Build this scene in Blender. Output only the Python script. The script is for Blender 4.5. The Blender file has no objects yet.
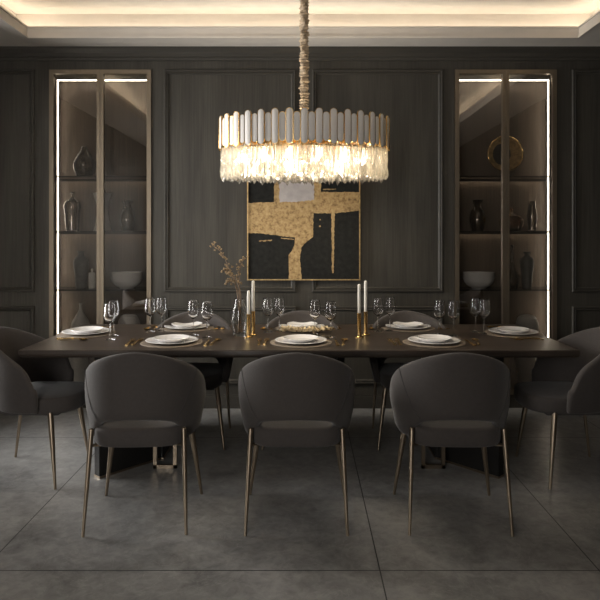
import bpy, math, random
from mathutils import Vector, Matrix
random.seed(7)
R = math.radians
sc = bpy.context.scene
col = sc.collection

# ------------------------------------------------------------------ camera
F, H0, VX, EYE, CAMD = 620.0, 236.0, 303.0, 1.434, 5.17
cam = bpy.data.cameras.new('camera')
cam.sensor_width = 36.0
cam.lens = F / 600.0 * 36.0
cam.shift_x = -(VX - 300.0) / 600.0
cam.shift_y = -(300.0 - H0) / 600.0
cam.clip_start = 0.05
co = bpy.data.objects.new('camera', cam)
col.objects.link(co)
co.location = (0, -CAMD, EYE)
co.rotation_euler = (R(90), 0, 0)
sc.camera = co

# ------------------------------------------------------------------ world, added window light, exposure
w = bpy.data.worlds.new('world')
sc.world = w
w.use_nodes = True
w.node_tree.nodes['Background'].inputs[0].default_value = (0.55, 0.65, 0.8, 1)
w.node_tree.nodes['Background'].inputs[1].default_value = 0.6
WIN_X0, WIN_X1, WIN_Z0, WIN_Z1, REAR_Y = -2.2, -0.6, 0.5, 2.65, -6.5
al = bpy.data.lights.new('added_rear_daylight', 'AREA')  # added lamp outside the unseen rear window, lights the chair backs
al.shape = 'RECTANGLE'
al.size, al.size_y = WIN_X1 - WIN_X0, WIN_Z1 - WIN_Z0
al.energy = 62
al.color = (1.0, 0.93, 0.85)
ao = bpy.data.objects.new('added_rear_daylight', al)
col.objects.link(ao)
ao.location = ((WIN_X0 + WIN_X1) / 2, REAR_Y - 0.25, (WIN_Z0 + WIN_Z1) / 2)
ao.rotation_euler = (R(90), 0, R(-0))
SW_Y0, SW_Y1, SW_Z0, SW_Z1 = -1.72, -0.45, 0.35, 2.65
al2 = bpy.data.lights.new('added_side_daylight', 'AREA')  # added lamp outside the unseen left window, brightens the left side
al2.shape = 'RECTANGLE'
al2.size, al2.size_y = SW_Y1 - SW_Y0, SW_Z1 - SW_Z0
al2.energy = 110
al2.color = (1.0, 0.96, 0.91)
ao2 = bpy.data.objects.new('added_side_daylight', al2)
col.objects.link(ao2)
ao2.location = (-2.75 - 0.25, (SW_Y0 + SW_Y1) / 2, (SW_Z0 + SW_Z1) / 2)
ao2.rotation_euler = (R(90), 0, R(-90))
COVE_E, LED_E, BULB_E, BULB_W = 6.5, 7.0, 14.0, 3.6
vs = sc.view_settings
vs.view_transform = 'Standard'
vs.look = 'None'
vs.gamma = 1
vs.use_curve_mapping = False
vs.exposure = 0.88
cy = sc.cycles
cy.use_denoising = True
cy.max_bounces = 14
cy.transparent_max_bounces = 24
cy.transmission_bounces = 12
cy.sample_clamp_indirect = 4.0
cy.caustics_reflective = False
cy.caustics_refractive = True
cy.blur_glossy = 0.5


# ------------------------------------------------------------------ materials
def nt(name):
    m = bpy.data.materials.new(name)
    m.use_nodes = True
    return m, m.node_tree.nodes, m.node_tree.links, m.node_tree.nodes['Principled BSDF']


def mat(name, c, rough=0.5, metal=0.0, var=0.12, scale=(8, 8, 8), bump=0.0, bscale=60.0, sheen=0.0, spec=0.5, coat=0.0, detail=4.0):
    m, n, l, b = nt(name)
    tc = n.new('ShaderNodeTexCoord')
    mp = n.new('ShaderNodeMapping')
    mp.inputs['Scale'].default_value = scale
    l.new(tc.outputs['Object'], mp.inputs[0])
    no = n.new('ShaderNodeTexNoise')
    no.inputs['Scale'].default_value = 1.0
    no.inputs['Detail'].default_value = detail
    l.new(mp.outputs[0], no.inputs['Vector'])
    rp = n.new('ShaderNodeValToRGB')
    rp.color_ramp.elements[0].position = 0.3
    rp.color_ramp.elements[1].position = 0.7
    rp.color_ramp.elements[0].color = (*[x * (1 - var) for x in c], 1)
    rp.color_ramp.elements[1].color = (*[min(1, x * (1 + var)) for x in c], 1)
    l.new(no.outputs[0], rp.inputs[0])
    l.new(rp.outputs[0], b.inputs['Base Color'])
    b.inputs['Roughness'].default_value = rough
    b.inputs['Metallic'].default_value = metal
    b.inputs['Specular IOR Level'].default_value = spec
    if coat:
        b.inputs['Coat Weight'].default_value = coat
        b.inputs['Coat Roughness'].default_value = 0.2
    if sheen:
        b.inputs['Sheen Weight'].default_value = sheen
        b.inputs['Sheen Roughness'].default_value = 0.4
    if bump:
        n2 = n.new('ShaderNodeTexNoise')
        n2.inputs['Scale'].default_value = bscale
        n2.inputs['Detail'].default_value = 3
        l.new((mp if bscale < 0.5 + 1e-6 else tc).outputs[0 if bscale <= 0.5 else 'Object'], n2.inputs['Vector'])
        bp = n.new('ShaderNodeBump')
        bp.inputs['Strength'].default_value = bump
        bp.inputs['Distance'].default_value = 0.004
        l.new(n2.outputs[0], bp.inputs['Height'])
        l.new(bp.outputs[0], b.inputs['Normal'])
    return m


def wood(name, c, axis, rough=0.5, var=0.3, fine=90.0, long=2.2, bump=0.25, spec=0.5):
    """grain running along axis 'x' or 'z'"""
    m, n, l, b = nt(name)
    tc = n.new('ShaderNodeTexCoord')
    mp = n.new('ShaderNodeMapping')
    mp.inputs['Scale'].default_value = (long, fine, fine) if axis == 'x' else (fine, fine, long)
    l.new(tc.outputs['Object'], mp.inputs[0])
    no = n.new('ShaderNodeTexNoise')
    no.inputs['Scale'].default_value = 1.0
    no.inputs['Detail'].default_value = 5
    no.inputs['Distortion'].default_value = 0.6
    l.new(mp.outputs[0], no.inputs['Vector'])
    mp2 = n.new('ShaderNodeMapping')
    mp2.inputs['Scale'].default_value = (0.5, 7, 7) if axis == 'x' else (7, 7, 0.6)
    l.new(tc.outputs['Object'], mp2.inputs[0])
    n2 = n.new('ShaderNodeTexNoise')
    n2.inputs['Scale'].default_value = 1.0
    n2.inputs['Detail'].default_value = 3
    l.new(mp2.outputs[0], n2.inputs['Vector'])
    mx = n.new('ShaderNodeMath')
    mx.operation = 'ADD'
    l.new(no.outputs[0], mx.inputs[0])
    l.new(n2.outputs[0], mx.inputs[1])
    rp = n.new('ShaderNodeValToRGB')
    rp.color_ramp.elements[0].position = 0.35
    rp.color_ramp.elements[1].position = 0.65
    rp.color_ramp.elements[0].color = (*[x * (1 - var) for x in c], 1)
    rp.color_ramp.elements[1].color = (*[x * (1 + var) for x in c], 1)
    ml = n.new('ShaderNodeMath')
    ml.operation = 'MULTIPLY'
    ml.inputs[1].default_value = 0.5
    l.new(mx.outputs[0], ml.inputs[0])
    l.new(ml.outputs[0], rp.inputs[0])
    l.new(rp.outputs[0], b.inputs['Base Color'])
    b.inputs['Roughness'].default_value = rough
    b.inputs['Specular IOR Level'].default_value = spec
    bp = n.new('ShaderNodeBump')
    bp.inputs['Strength'].default_value = bump
    bp.inputs['Distance'].default_value = 0.002
    l.new(no.outputs[0], bp.inputs['Height'])
    l.new(bp.outputs[0], b.inputs['Normal'])
    return m


def emit(name, c, e):
    m, n, l, b = nt(name)
    b.inputs['Base Color'].default_value = (0.8, 0.8, 0.8, 1)
    b.inputs['Emission Color'].default_value = (*c, 1)
    b.inputs['Emission Strength'].default_value = e
    return m


def glass(name, tint=(1, 1, 1), rough=0.0, ior=1.45, diffuse=None, dfac=0.0, tfac=0.0, edge=0.0):
    m, n, l, b = nt(name)
    n.remove(b)
    out = n['Material Output']
    g = n.new('ShaderNodeBsdfGlass')
    g.inputs['Color'].default_value = (*tint, 1)
    g.inputs['Roughness'].default_value = rough
    g.inputs['IOR'].default_value = ior
    cur = g.outputs[0]
    if dfac:
        d = n.new('ShaderNodeBsdfTranslucent')
        d.inputs[0].default_value = (*(diffuse or tint), 1)
        mx = n.new('ShaderNodeMixShader')
        mx.inputs[0].default_value = dfac
        l.new(cur, mx.inputs[1])
        l.new(d.outputs[0], mx.inputs[2])
        cur = mx.outputs[0]
    if tfac:
        t = n.new('ShaderNodeBsdfTransparent')
        t.inputs[0].default_value = (*tint, 1)
        mx = n.new('ShaderNodeMixShader')
        mx.inputs[0].default_value = tfac
        l.new(cur, mx.inputs[1])
        l.new(t.outputs[0], mx.inputs[2])
        cur = mx.outputs[0]
    if edge:
        gl = n.new('ShaderNodeBsdfGlossy')
        gl.inputs['Roughness'].default_value = 0.12
        gl.inputs['Color'].default_value = (1, 1, 1, 1)
        fz = n.new('ShaderNodeFresnel')
        fz.inputs[0].default_value = edge
        mx = n.new('ShaderNodeMixShader')
        l.new(fz.outputs[0], mx.inputs[0])
        l.new(cur, mx.inputs[1])
        l.new(gl.outputs[0], mx.inputs[2])
        cur = mx.outputs[0]
    l.new(cur, out.inputs[0])
    return m


def pane_mat(name, tint, refl):
    m, n, l, b = nt(name)
    n.remove(b)
    out = n['Material Output']
    t = n.new('ShaderNodeBsdfTransparent')
    t.inputs[0].default_value = (*tint, 1)
    g = n.new('ShaderNodeBsdfGlossy')
    g.inputs['Roughness'].default_value = 0.02
    g.inputs['Color'].default_value = (1, 0.97, 0.93, 1)
    lw = n.new('ShaderNodeFresnel')
    lw.inputs[0].default_value = 1.5
    ad = n.new('ShaderNodeMath')
    ad.operation = 'ADD'
    ad.inputs[1].default_value = refl
    l.new(lw.outputs[0], ad.inputs[0])
    mx = n.new('ShaderNodeMixShader')
    l.new(ad.outputs[0], mx.inputs[0])
    l.new(t.outputs[0], mx.inputs[1])
    l.new(g.outputs[0], mx.inputs[2])
    l.new(mx.outputs[0], out.inputs[0])
    return m


def floor_mat():
    m, n, l, b = nt('grey_stone_tile')
    tc = n.new('ShaderNodeTexCoord')
    sp = n.new('ShaderNodeSeparateXYZ')
    l.new(tc.outputs['Object'], sp.inputs[0])

    def mth(op, a, bb=None):
        x = n.new('ShaderNodeMath')
        x.operation = op
        for i, v in enumerate((a, bb)):
            if v is None:
                continue
            if isinstance(v, (int, float)):
                x.inputs[i].default_value = v
            else:
                l.new(v, x.inputs[i])
        return x.outputs[0]
    cur = None
    for px in (-3.08, -1.375, 0.33, 1.27, 2.21):
        d = mth('ABSOLUTE', mth('SUBTRACT', sp.outputs[0], px))
        cur = d if cur is None else mth('MINIMUM', cur, d)
    yy = mth('DIVIDE', mth('ADD', sp.outputs[1], CAMD - 2.658 + 8.77), 0.877 * 2)
    fr = mth('FRACT', yy)
    fy = mth('MULTIPLY', mth('MINIMUM', fr, mth('SUBTRACT', 1.0, fr)), 0.877 * 2)
    cur = mth('MINIMUM', cur, fy)
    seam = mth('LESS_THAN', cur, 0.0028)
    # stone clouding and veins
    n1 = n.new('ShaderNodeTexNoise')
    n1.inputs['Scale'].default_value = 2.2
    n1.inputs['Detail'].default_value = 9
    n1.inputs['Roughness'].default_value = 0.62
    n1.inputs['Distortion'].default_value = 0.8
    l.new(tc.outputs['Object'], n1.inputs['Vector'])
    rp = n.new('ShaderNodeValToRGB')
    e = rp.color_ramp.elements
    e[0].position, e[1].position = 0.36, 0.66
    e[0].color = (0.150, 0.148, 0.144, 1)
    e[1].color = (0.40, 0.395, 0.385, 1)
    n2 = n.new('ShaderNodeTexNoise')
    n2.inputs['Scale'].default_value = 5.0
    n2.inputs['Detail'].default_value = 8
    n2.inputs['Distortion'].default_value = 1.6
    l.new(tc.outputs['Object'], n2.inputs['Vector'])
    n3 = n.new('ShaderNodeTexNoise')
    n3.inputs['Scale'].default_value = 17.0
    n3.inputs['Detail'].default_value = 12
    n3.inputs['Roughness'].default_value = 0.7
    n3.inputs['Distortion'].default_value = 0.5
    l.new(tc.outputs['Object'], n3.inputs['Vector'])
    mixed = mth('ADD', mth('MULTIPLY', n1.outputs[0], 0.55), mth('MULTIPLY', n3.outputs[0], 0.45))
    l.new(mixed, rp.inputs[0])
    v = mth('ABSOLUTE', mth('SUBTRACT', n2.outputs[0], 0.5))
    vein = mth('MULTIPLY', mth('LESS_THAN', v, 0.006), 0.22)
    mx = n.new('ShaderNodeMixRGB')
    l.new(vein, mx.inputs[0])
    l.new(rp.outputs[0], mx.inputs[1])
    mx.inputs[2].default_value = (0.46, 0.45, 0.42, 1)
    mx2 = n.new('ShaderNodeMixRGB')
    l.new(seam, mx2.inputs[0])
    l.new(mx.outputs[0], mx2.inputs[1])
    mx2.inputs[2].default_value = (0.03, 0.03, 0.03, 1)
    l.new(mx2.outputs[0], b.inputs['Base Color'])
    rr = mth('ADD', mth('MULTIPLY', n1.outputs[0], 0.22), 0.24)
    l.new(rr, b.inputs['Roughness'])
    b.inputs['Specular IOR Level'].default_value = 0.5
    bp = n.new('ShaderNodeBump')
    bp.inputs['Strength'].default_value = 0.06
    bp.inputs['Distance'].default_value = 0.004
    l.new(n2.outputs[0], bp.inputs['Height'])
    l.new(bp.outputs[0], b.inputs['Normal'])
    return m


def leaf_gold_mat():
    m, n, l, b = nt('gold_leaf')
    tc = n.new('ShaderNodeTexCoord')
    n1 = n.new('ShaderNodeTexNoise')
    n1.inputs['Scale'].default_value = 28
    n1.inputs['Detail'].default_value = 8
    n1.inputs['Roughness'].default_value = 0.75
    l.new(tc.outputs['Object'], n1.inputs['Vector'])
    rp = n.new('ShaderNodeValToRGB')
    e = rp.color_ramp.elements
    e[0].position, e[1].position = 0.36, 0.62
    e[0].color = (0.12, 0.065, 0.025, 1)
    e[1].color = (0.46, 0.325, 0.155, 1)
    e.new(0.46).color = (0.31, 0.205, 0.085, 1)
    l.new(n1.outputs[0], rp.inputs[0])
    l.new(rp.outputs[0], b.inputs['Base Color'])
    b.inputs['Metallic'].default_value = 0.35
    b.inputs['Roughness'].default_value = 0.5
    return m


M = dict(
    wall=wood('charcoal_stained_oak', (0.047, 0.043, 0.0355), 'z', rough=0.58, var=0.30, fine=70, spec=0.25),
    moulding=wood('charcoal_moulding', (0.045, 0.041, 0.034), 'x', rough=0.52, var=0.2, fine=60, spec=0.3),
    ceiling=mat('warm_white_plaster', (0.64, 0.59, 0.53), 0.8, var=0.03),
    floor=floor_mat(),
    bronze=mat('brushed_bronze', (0.36, 0.29, 0.215), 0.36, 1.0, 0.08, (40, 40, 4)),
    bronze_frame=mat('satin_bronze_frame', (0.215, 0.176, 0.130), 0.42, 0.85, 0.08, (30, 30, 3)),
    gold=mat('polished_gold', (0.78, 0.53, 0.22), 0.24, 1.0, 0.06),
    pale_gold=mat('pale_gold_leaf', (0.66, 0.53, 0.33), 0.5, 0.4, 0.25, (60, 60, 60)),
    fabric=mat('charcoal_velvet', (0.064, 0.056, 0.052), 0.85, 0, 0.05, (60, 60, 60), 0.3, 500, sheen=0.22, spec=0.25),
    piping=mat('charcoal_piping', (0.055, 0.051, 0.050), 0.8, 0, 0.1, (30, 30, 30)),
    table=wood('dark_walnut', (0.046, 0.034, 0.026), 'x', rough=0.36, var=0.5, fine=55, long=1.3),
    table_base=mat('black_lacquer_panel', (0.014, 0.013, 0.012), 0.5, 0, 0.15, spec=0.3),
    white=mat('white_porcelain', (0.82, 0.80, 0.785), 0.18, 0, 0.02, coat=0.3),
    ceramic=mat('matte_white_ceramic', (0.72, 0.68, 0.62), 0.5, 0, 0.08, (20, 20, 20)),
    grey_ceramic=mat('matte_grey_ceramic', (0.10, 0.095, 0.088), 0.55, 0, 0.2, (26, 26, 26)),
    mat_weave=mat('woven_gold_placemat', (0.235, 0.19, 0.145), 0.6, 0.15, 0.25, (140, 140, 140)),
    candle=mat('ivory_wax', (0.80, 0.76, 0.68), 0.5, 0, 0.02),
    wick=mat('black_wick', (0.02, 0.02, 0.02), 0.9),
    cabinet=wood('smoked_walnut_lining', (0.118, 0.088, 0.064), 'z', rough=0.55, var=0.28, fine=110),
    smoked=mat('smoked_shelf', (0.030, 0.026, 0.022), 0.15, 0, 0.05),
    glass=glass('clear_crystal_glass', (0.97, 0.97, 0.97)),
    smoke_glass=glass('smoky_vase_glass', (0.74, 0.70, 0.64), edge=1.9),
    amber_glass=glass('amber_vase_glass', (0.80, 0.58, 0.38), edge=1.8),
    crystal=glass('chandelier_crystal', (1.0, 0.985, 0.95), 0.02, 1.5, (1.0, 0.95, 0.86), 0.20, 0.18),
    pane=pane_mat('cabinet_glass', (0.94, 0.93, 0.91), 0.075),
    added_window_pane=pane_mat('window_glass', (0.95, 0.96, 0.97), 0.03),
    panel_face=mat('brushed_silver_panel', (0.76, 0.72, 0.68), 0.5, 0.0, 0.06, (90, 90, 4)),
    sleeve=mat('pleated_gold_sleeve', (0.40, 0.31, 0.21), 0.6, 0.15, 0.2, (60, 60, 60)),
    cove=emit('cove_light', (1.0, 0.88, 0.70), COVE_E),
    led=emit('cabinet_led', (1.0, 0.88, 0.72), LED_E),
    led_soft=emit('shelf_led', (1.0, 0.85, 0.66), 2.2),
    bulb=emit('warm_bulb', (1.0, 0.87, 0.66), BULB_E),
    canvas=mat('charcoal_paint', (0.014, 0.014, 0.0125), 0.7, 0, 0.35, (30, 30, 30), 0.25, 60, spec=0.15),
    lilac=mat('lilac_grey_paint', (0.40, 0.375, 0.37), 0.6, 0, 0.12, (18, 18, 18), 0.3, 80),
    gold_leaf=leaf_gold_mat(),
    twig=mat('dried_twig', (0.17, 0.115, 0.07), 0.8, 0, 0.25, (60, 60, 60)),
    blossom=mat('dried_gold_blossom', (0.27, 0.185, 0.095), 0.75, 0, 0.3, (50, 50, 50)),
    disc=mat('antique_gold_disc', (0.40, 0.28, 0.13), 0.42, 0.7, 0.35, (40, 40, 40)),
    disc_dark=mat('dark_disc_inlay', (0.03, 0.026, 0.02), 0.5, 0, 0.2),
)


# ------------------------------------------------------------------ mesh helpers
class MB:
    def __init__(self):
        self.v, self.f, self.mi = [], [], []
        self.cur = 0

    def add(self, verts, faces):
        o = len(self.v)
        self.v += [tuple(p) for p in verts]
        self.f += [tuple(i + o for i in f) for f in faces]
        self.mi += [self.cur] * len(faces)
        return self

    def box(self, x0, x1, y0, y1, z0, z1, c=0.0):
        """box, with chamfered vertical and horizontal edges when c > 0"""
        if c <= 0:
            vs = [(x, y, z) for z in (z0, z1) for y in (y0, y1) for x in (x0, x1)]
            return self.add(vs, [(0, 2, 3, 1), (4, 5, 7, 6), (0, 1, 5, 4), (2, 6, 7, 3), (0, 4, 6, 2), (1, 3, 7, 5)])
        rings = []
        for z, k in ((z0, c), (z0 + c, 0), (z1 - c, 0), (z1, c)):
            a, b, d, e = x0 + k, x1 - k, y0 + k, y1 - k
            rings.append([(a + c, d, z), (b - c, d, z), (b, d + c, z), (b, e - c, z), (b - c, e, z), (a + c, e, z), (a, e - c, z), (a, d + c, z)])
        return self.rings(rings, True, True)

    def rings(self, rings, cap0=False, cap1=False, closed=True):
        n = len(rings[0])
        vs = [p for r in rings for p in r]
        fs = []
        for i in range(len(rings) - 1):
            for j in range(n if closed else n - 1):
                k = (j + 1) % n
                fs.append((i * n + j, i * n + k, (i + 1) * n + k, (i + 1) * n + j))
        if cap0:
            fs.append(tuple(reversed(range(n))))
        if cap1:
            fs.append(tuple(range((len(rings) - 1) * n, len(rings) * n)))
        return self.add(vs, fs)

    def lathe(self, prof, n=32, c=(0, 0, 0), cap0=True, cap1=True, sx=1.0, sy=1.0, wave=None):
        rings = []
        for r, z in prof:
            ring = []
            for j in range(n):
                a = 2 * math.pi * j / n
                rr = r * (wave(a, z) if wave else 1)
                ring.append((c[0] + rr * sx * math.cos(a), c[1] + rr * sy * math.sin(a), c[2] + z))
            rings.append(ring)
        return self.rings(rings, cap0, cap1)

    def tube(self, pts, rad, n=8, caps=True):
        pts = [Vector(p) for p in pts]
        if not isinstance(rad, (list, tuple)):
            rad = [rad] * len(pts)
        rings = []
        up = Vector((0.123, 0.312, 0.94))
        for i, p in enumerate(pts):
            t = (pts[min(i + 1, len(pts) - 1)] - pts[max(i - 1, 0)]).normalized()
            a = t.cross(up)
            if a.length < 1e-3:
                a = t.cross(Vector((1, 0, 0)))
            a.normalize()
            b = t.cross(a).normalized()
            rings.append([p + rad[i] * (math.cos(2 * math.pi * j / n) * a + math.sin(2 * math.pi * j / n) * b) for j in range(n)])
        return self.rings(rings, caps, caps)

    def ball(self, c, r, n=8, m=5, sz=1.0):
        prof = [(max(1e-5, r * math.sin(math.pi * i / m)), -r * sz * math.cos(math.pi * i / m)) for i in range(m + 1)]
        return self.lathe(prof, n, c)

    def mesh(self, name, mats, smooth=True):
        me = bpy.data.meshes.new(name)
        me.from_pydata(self.v, [], self.f)
        for mm in (mats if isinstance(mats, (list, tuple)) else [mats]):
            me.materials.append(mm)
        me.polygons.foreach_set('material_index', self.mi)
        me.validate()
        import bmesh
        bm = bmesh.new()
        bm.from_mesh(me)
        bmesh.ops.recalc_face_normals(bm, faces=bm.faces)
        bm.to_mesh(me)
        bm.free()
        if smooth:
            me.polygons.foreach_set('use_smooth', [True] * len(me.polygons))
            me.set_sharp_from_angle(angle=R(smooth if smooth is not True else 38))
        me.update()
        return me

    def build(self, name, mats, parent=None, smooth=True, loc=None, sub=0):
        o = bpy.data.objects.new(name, self.mesh(name, mats, smooth))
        col.objects.link(o)
        if parent is not None:
            o.parent = parent
        if loc is not None:
            o.location = loc
        if sub:
            s = o.modifiers.new('sub', 'SUBSURF')
            s.levels = s.render_levels = sub
        return o


def thing(name, label, cat, loc=(0, 0, 0), rz=0.0, group=None):
    o = bpy.data.objects.new(name, None)
    o.empty_display_size = 0.1
    col.objects.link(o)
    o.location = loc
    o.rotation_euler = (0, 0, rz)
    return tag(o, label, cat, group)


def tag(o, label, cat, group=None):
    o['label'] = label
    o['category'] = cat
    if group:
        o['group'] = group
    return o


def struct(o):
    o['kind'] = 'structure'
    return o


def copy_tree(o, parent=None):
    c = o.copy()
    col.objects.link(c)
    if parent is not None:
        c.parent = parent
    for ch in list(kids.get(o.name, [])):
        copy_tree(ch, c)
    return c


kids = {}


def index_kids(root):
    for ch in root.children:
        kids.setdefault(root.name, []).append(ch)
        index_kids(ch)


def dup(root, label, loc, rz=None):
    if root.name not in kids:
        kids[root.name] = []
        for ch in root.children:
            kids[root.name].append(ch)
            index_kids(ch)
    c = copy_tree(root)
    c.location = loc
    if rz is not None:
        c.rotation_euler = (0, 0, rz)
    c['label'] = label
    return c


def wy(d):
    return d - CAMD


def smooth(a, b, x):
    t = max(0.0, min(1.0, (x - a) / (b - a)))
    return t * t * (3 - 2 * t)


def catmull(pts, n=6):
    """resample a (r, z) profile smoothly"""
    P = [pts[0]] + list(pts) + [pts[-1]]
    out = []
    for i in range(1, len(P) - 2):
        for k in range(n):
            t = k / n
            q = []
            for d in range(len(pts[0])):
                a, b, c, e = P[i - 1][d], P[i][d], P[i + 1][d], P[i + 2][d]
                q.append(0.5 * (2 * b + (c - a) * t + (2 * a - 5 * b + 4 * c - e) * t * t + (3 * b - a - 3 * c + e) * t ** 3))
            out.append(tuple(q))
    out.append(tuple(pts[-1]))
    return out


# ------------------------------------------------------------------ the room
XW, CEIL = 2.75, 3.0
CX0, CX1 = 1.262, 2.116          # cabinet opening, mirrored on both sides
CZ0, CZ1 = 0.11, 2.822

b = MB().box(-XW - 0.2, XW + 0.2, REAR_Y - 0.2, 0.45, -0.1, 0.0)
struct(b.build('floor', M['floor'], smooth=False))

# back wall: a thin skin with the two cabinet openings, a thicker layer with the wider niches behind it
b = MB()
for (ox0, ox1, oz0, oz1, y0, y1) in ((CX0, CX1, CZ0, CZ1, 0.0, 0.03), (CX0 - 0.075, CX1 + 0.09, CZ0 - 0.03, CZ1 + 0.04, 0.03, 0.45)):
    for s in (-1, 1):
        x0, x1 = sorted((s * ox0, s * ox1))
        b.box(x0, x1, y0, y1, 0, oz0)
        b.box(x0, x1, y0, y1, oz1, 3.3)
        e0, e1 = sorted((s * ox1, s * (XW + 0.2)))
        b.box(e0, e1, y0, y1, 0, 3.3)
    b.box(-ox0, ox0, y0, y1, 0, 3.3)
struct(b.build('wall_back', M['wall'], smooth=False))
b = MB()
b.box(-XW - 0.2, -XW, REAR_Y - 0.2, SW_Y0, 0, 3.3)
b.box(-XW - 0.2, -XW, SW_Y1, 0.0, 0, 3.3)
b.box(-XW - 0.2, -XW, SW_Y0, SW_Y1, 0, SW_Z0)
b.box(-XW - 0.2, -XW, SW_Y0, SW_Y1, SW_Z1, 3.3)
struct(b.build('wall_left', M['wall'], smooth=False))
b = MB().box(XW, XW + 0.2, REAR_Y - 0.2, 0.0, 0, 3.3)
struct(b.build('wall_right', M['wall'], smooth=False))
b = MB()
b.box(-XW, WIN_X0, REAR_Y - 0.2, REAR_Y, 0, 3.3)
b.box(WIN_X1, XW, REAR_Y - 0.2, REAR_Y, 0, 3.3)
b.box(WIN_X0, WIN_X1, REAR_Y - 0.2, REAR_Y, 0, WIN_Z0)
b.box(WIN_X0, WIN_X1, REAR_Y - 0.2, REAR_Y, WIN_Z1, 3.3)
struct(b.build('wall_front', M['wall'], smooth=False))
b = MB()
fw = 0.06
b.box(WIN_X0, WIN_X1, REAR_Y - 0.12, REAR_Y - 0.06, WIN_Z0, WIN_Z0 + fw)
b.box(WIN_X0, WIN_X1, REAR_Y - 0.12, REAR_Y - 0.06, WIN_Z1 - fw, WIN_Z1)
for k in range(4):
    xx = WIN_X0 + (WIN_X1 - WIN_X0 - fw) * k / 3
    b.box(xx, xx + fw, REAR_Y - 0.12, REAR_Y - 0.06, WIN_Z0 + fw, WIN_Z1 - fw)
wf = struct(b.build('added_window_1', M['bronze_frame'], smooth=False))  # unseen window behind the camera, added to let light in
b = MB().box(WIN_X0 + 0.01, WIN_X1 - 0.01, REAR_Y - 0.094, REAR_Y - 0.088, WIN_Z0 + 0.01, WIN_Z1 - 0.01)
b.build('added_window_pane', M['added_window_pane'], wf, smooth=False)

b = MB()
b.box(-XW - 0.12, -XW - 0.06, SW_Y0, SW_Y1, SW_Z0, SW_Z0 + fw)
b.box(-XW - 0.12, -XW - 0.06, SW_Y0, SW_Y1, SW_Z1 - fw, SW_Z1)
for k in range(3):
    yy = SW_Y0 + (SW_Y1 - SW_Y0 - fw) * k / 2
    b.box(-XW - 0.12, -XW - 0.06, yy, yy + fw, SW_Z0 + fw, SW_Z1 - fw)
wf = struct(b.build('added_window_2', M['bronze_frame'], smooth=False))  # unseen left window, added for the cooler light on that side
b = MB().box(-XW - 0.094, -XW - 0.088, SW_Y0 + 0.01, SW_Y1 - 0.01, SW_Z0 + 0.01, SW_Z1 - 0.01)
b.build('added_window_pane', M['added_window_pane'], wf, smooth=False)

# ceiling: soffit ring, raised tray with a light cove around it
LX, LY0, LY1, LEDGE, TRAY = 2.18, -0.27, -6.1, 0.16, 3.245
b = MB()
b.box(-XW - 0.2, XW + 0.2, REAR_Y - 0.2, 0.45, TRAY, TRAY + 0.06)


def ring_boxes(b, ix, iy0, iy1, ox, oy0, oy1, z0, z1):
    b.box(-ox, ox, iy0, oy0, z0, z1)
    b.box(-ox, ox, oy1, iy1, z0, z1)
    b.box(-ox, -ix, iy1, iy0, z0, z1)
    b.box(ix, ox, iy1, iy0, z0, z1)


ring_boxes(b, LX + LEDGE, LY0 + LEDGE, LY1 - LEDGE, XW, -0.0, REAR_Y, 3.02, TRAY)
ring_boxes(b, LX, LY0, LY1, XW, -0.0, REAR_Y, CEIL, 3.02)
ring_boxes(b, LX + 0.05, LY0 + 0.05, LY1 - 0.05, LX + LEDGE, LY0 + LEDGE, LY1 - LEDGE, 3.02, 3.062)
struct(b.build('ceiling', M['ceiling'], smooth=False))
b = MB()
ring_boxes(b, LX, LY0, LY1, LX + 0.022, LY0 + 0.022, LY1 - 0.022, 3.02, 3.088)
ring_boxes(b, LX - 0.012, LY0 - 0.012, LY1 + 0.012, LX, LY0, LY1, 2.996, 3.014)
ring_boxes(b, LX - 0.008, LY0 - 0.008, LY1 + 0.008, LX, LY0, LY1, 3.076, 3.090)
struct(b.build('trim_1', M['ceiling'], smooth=False))
# the light strip on the cove ledge: a fitting of its own
b = MB()
ring_boxes(b, LX + 0.095, LY0 + 0.095, LY1 - 0.095, LX + 0.12, LY0 + 0.12, LY1 - 0.12, 3.0625, 3.072)
tag(b.build('cove_light_strip', M['cove'], smooth=False), 'warm light strip glowing around the raised ceiling tray', 'light strip')

# cornice, panel mouldings, baseboard
b = MB()
prof = [(0, 2.895), (-0.012, 2.895), (-0.014, 2.915), (-0.026, 2.925), (-0.028, 2.95), (-0.05, 2.985), (-0.05, 3.0), (0, 3.0)]
b.rings([[(-XW, y, z) for y, z in prof], [(XW, y, z) for y, z in prof]], True, True)
struct(b.build('trim_2', M['moulding'], smooth=False))


def panel_frame(b, x0, x1, z0, z1):
    """mitred picture-frame moulding standing on the wall"""
    prof = [(0, 0), (0, -0.010), (0.006, -0.018), (0.016, -0.018), (0.022, -0.010), (0.030, -0.014), (0.036, -0.008), (0.042, -0.004), (0.042, 0)]
    rings = []
    for (cx, cz, sx, sz) in ((x0, z0, 1, 1), (x1, z0, -1, 1), (x1, z1, -1, -1), (x0, z1, 1, -1)):
        rings.append([(cx + sx * a, y, cz + sz * a) for a, y in prof])
    rings.append(rings[0])
    b.rings(rings)


k = 3
for (x0, x1) in ((-2.72, -2.235), (-1.158, -0.058), (0.075, 1.167), (2.24, 2.72)):
    for (z0, z1) in ((0.967, 2.82), (0.20, 0.85)):
        b = MB()
        panel_frame(b, x0, x1, z0, z1)
        struct(b.build('trim_%d' % k, M['moulding'], smooth=False))
        k += 1
bx = [(-XW, -CX1 - 0.01), (-CX0 + 0.01, CX0 - 0.01), (CX1 + 0.01, XW)]
b = MB()
for x0, x1 in bx:
    b.box(x0, x1, -0.016, 0.0, 0, 0.10)
    b.box(x0, x1, -0.010, 0.0, 0.10, 0.115)
struct(b.build('baseboard_back', M['moulding'], smooth=False))

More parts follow.
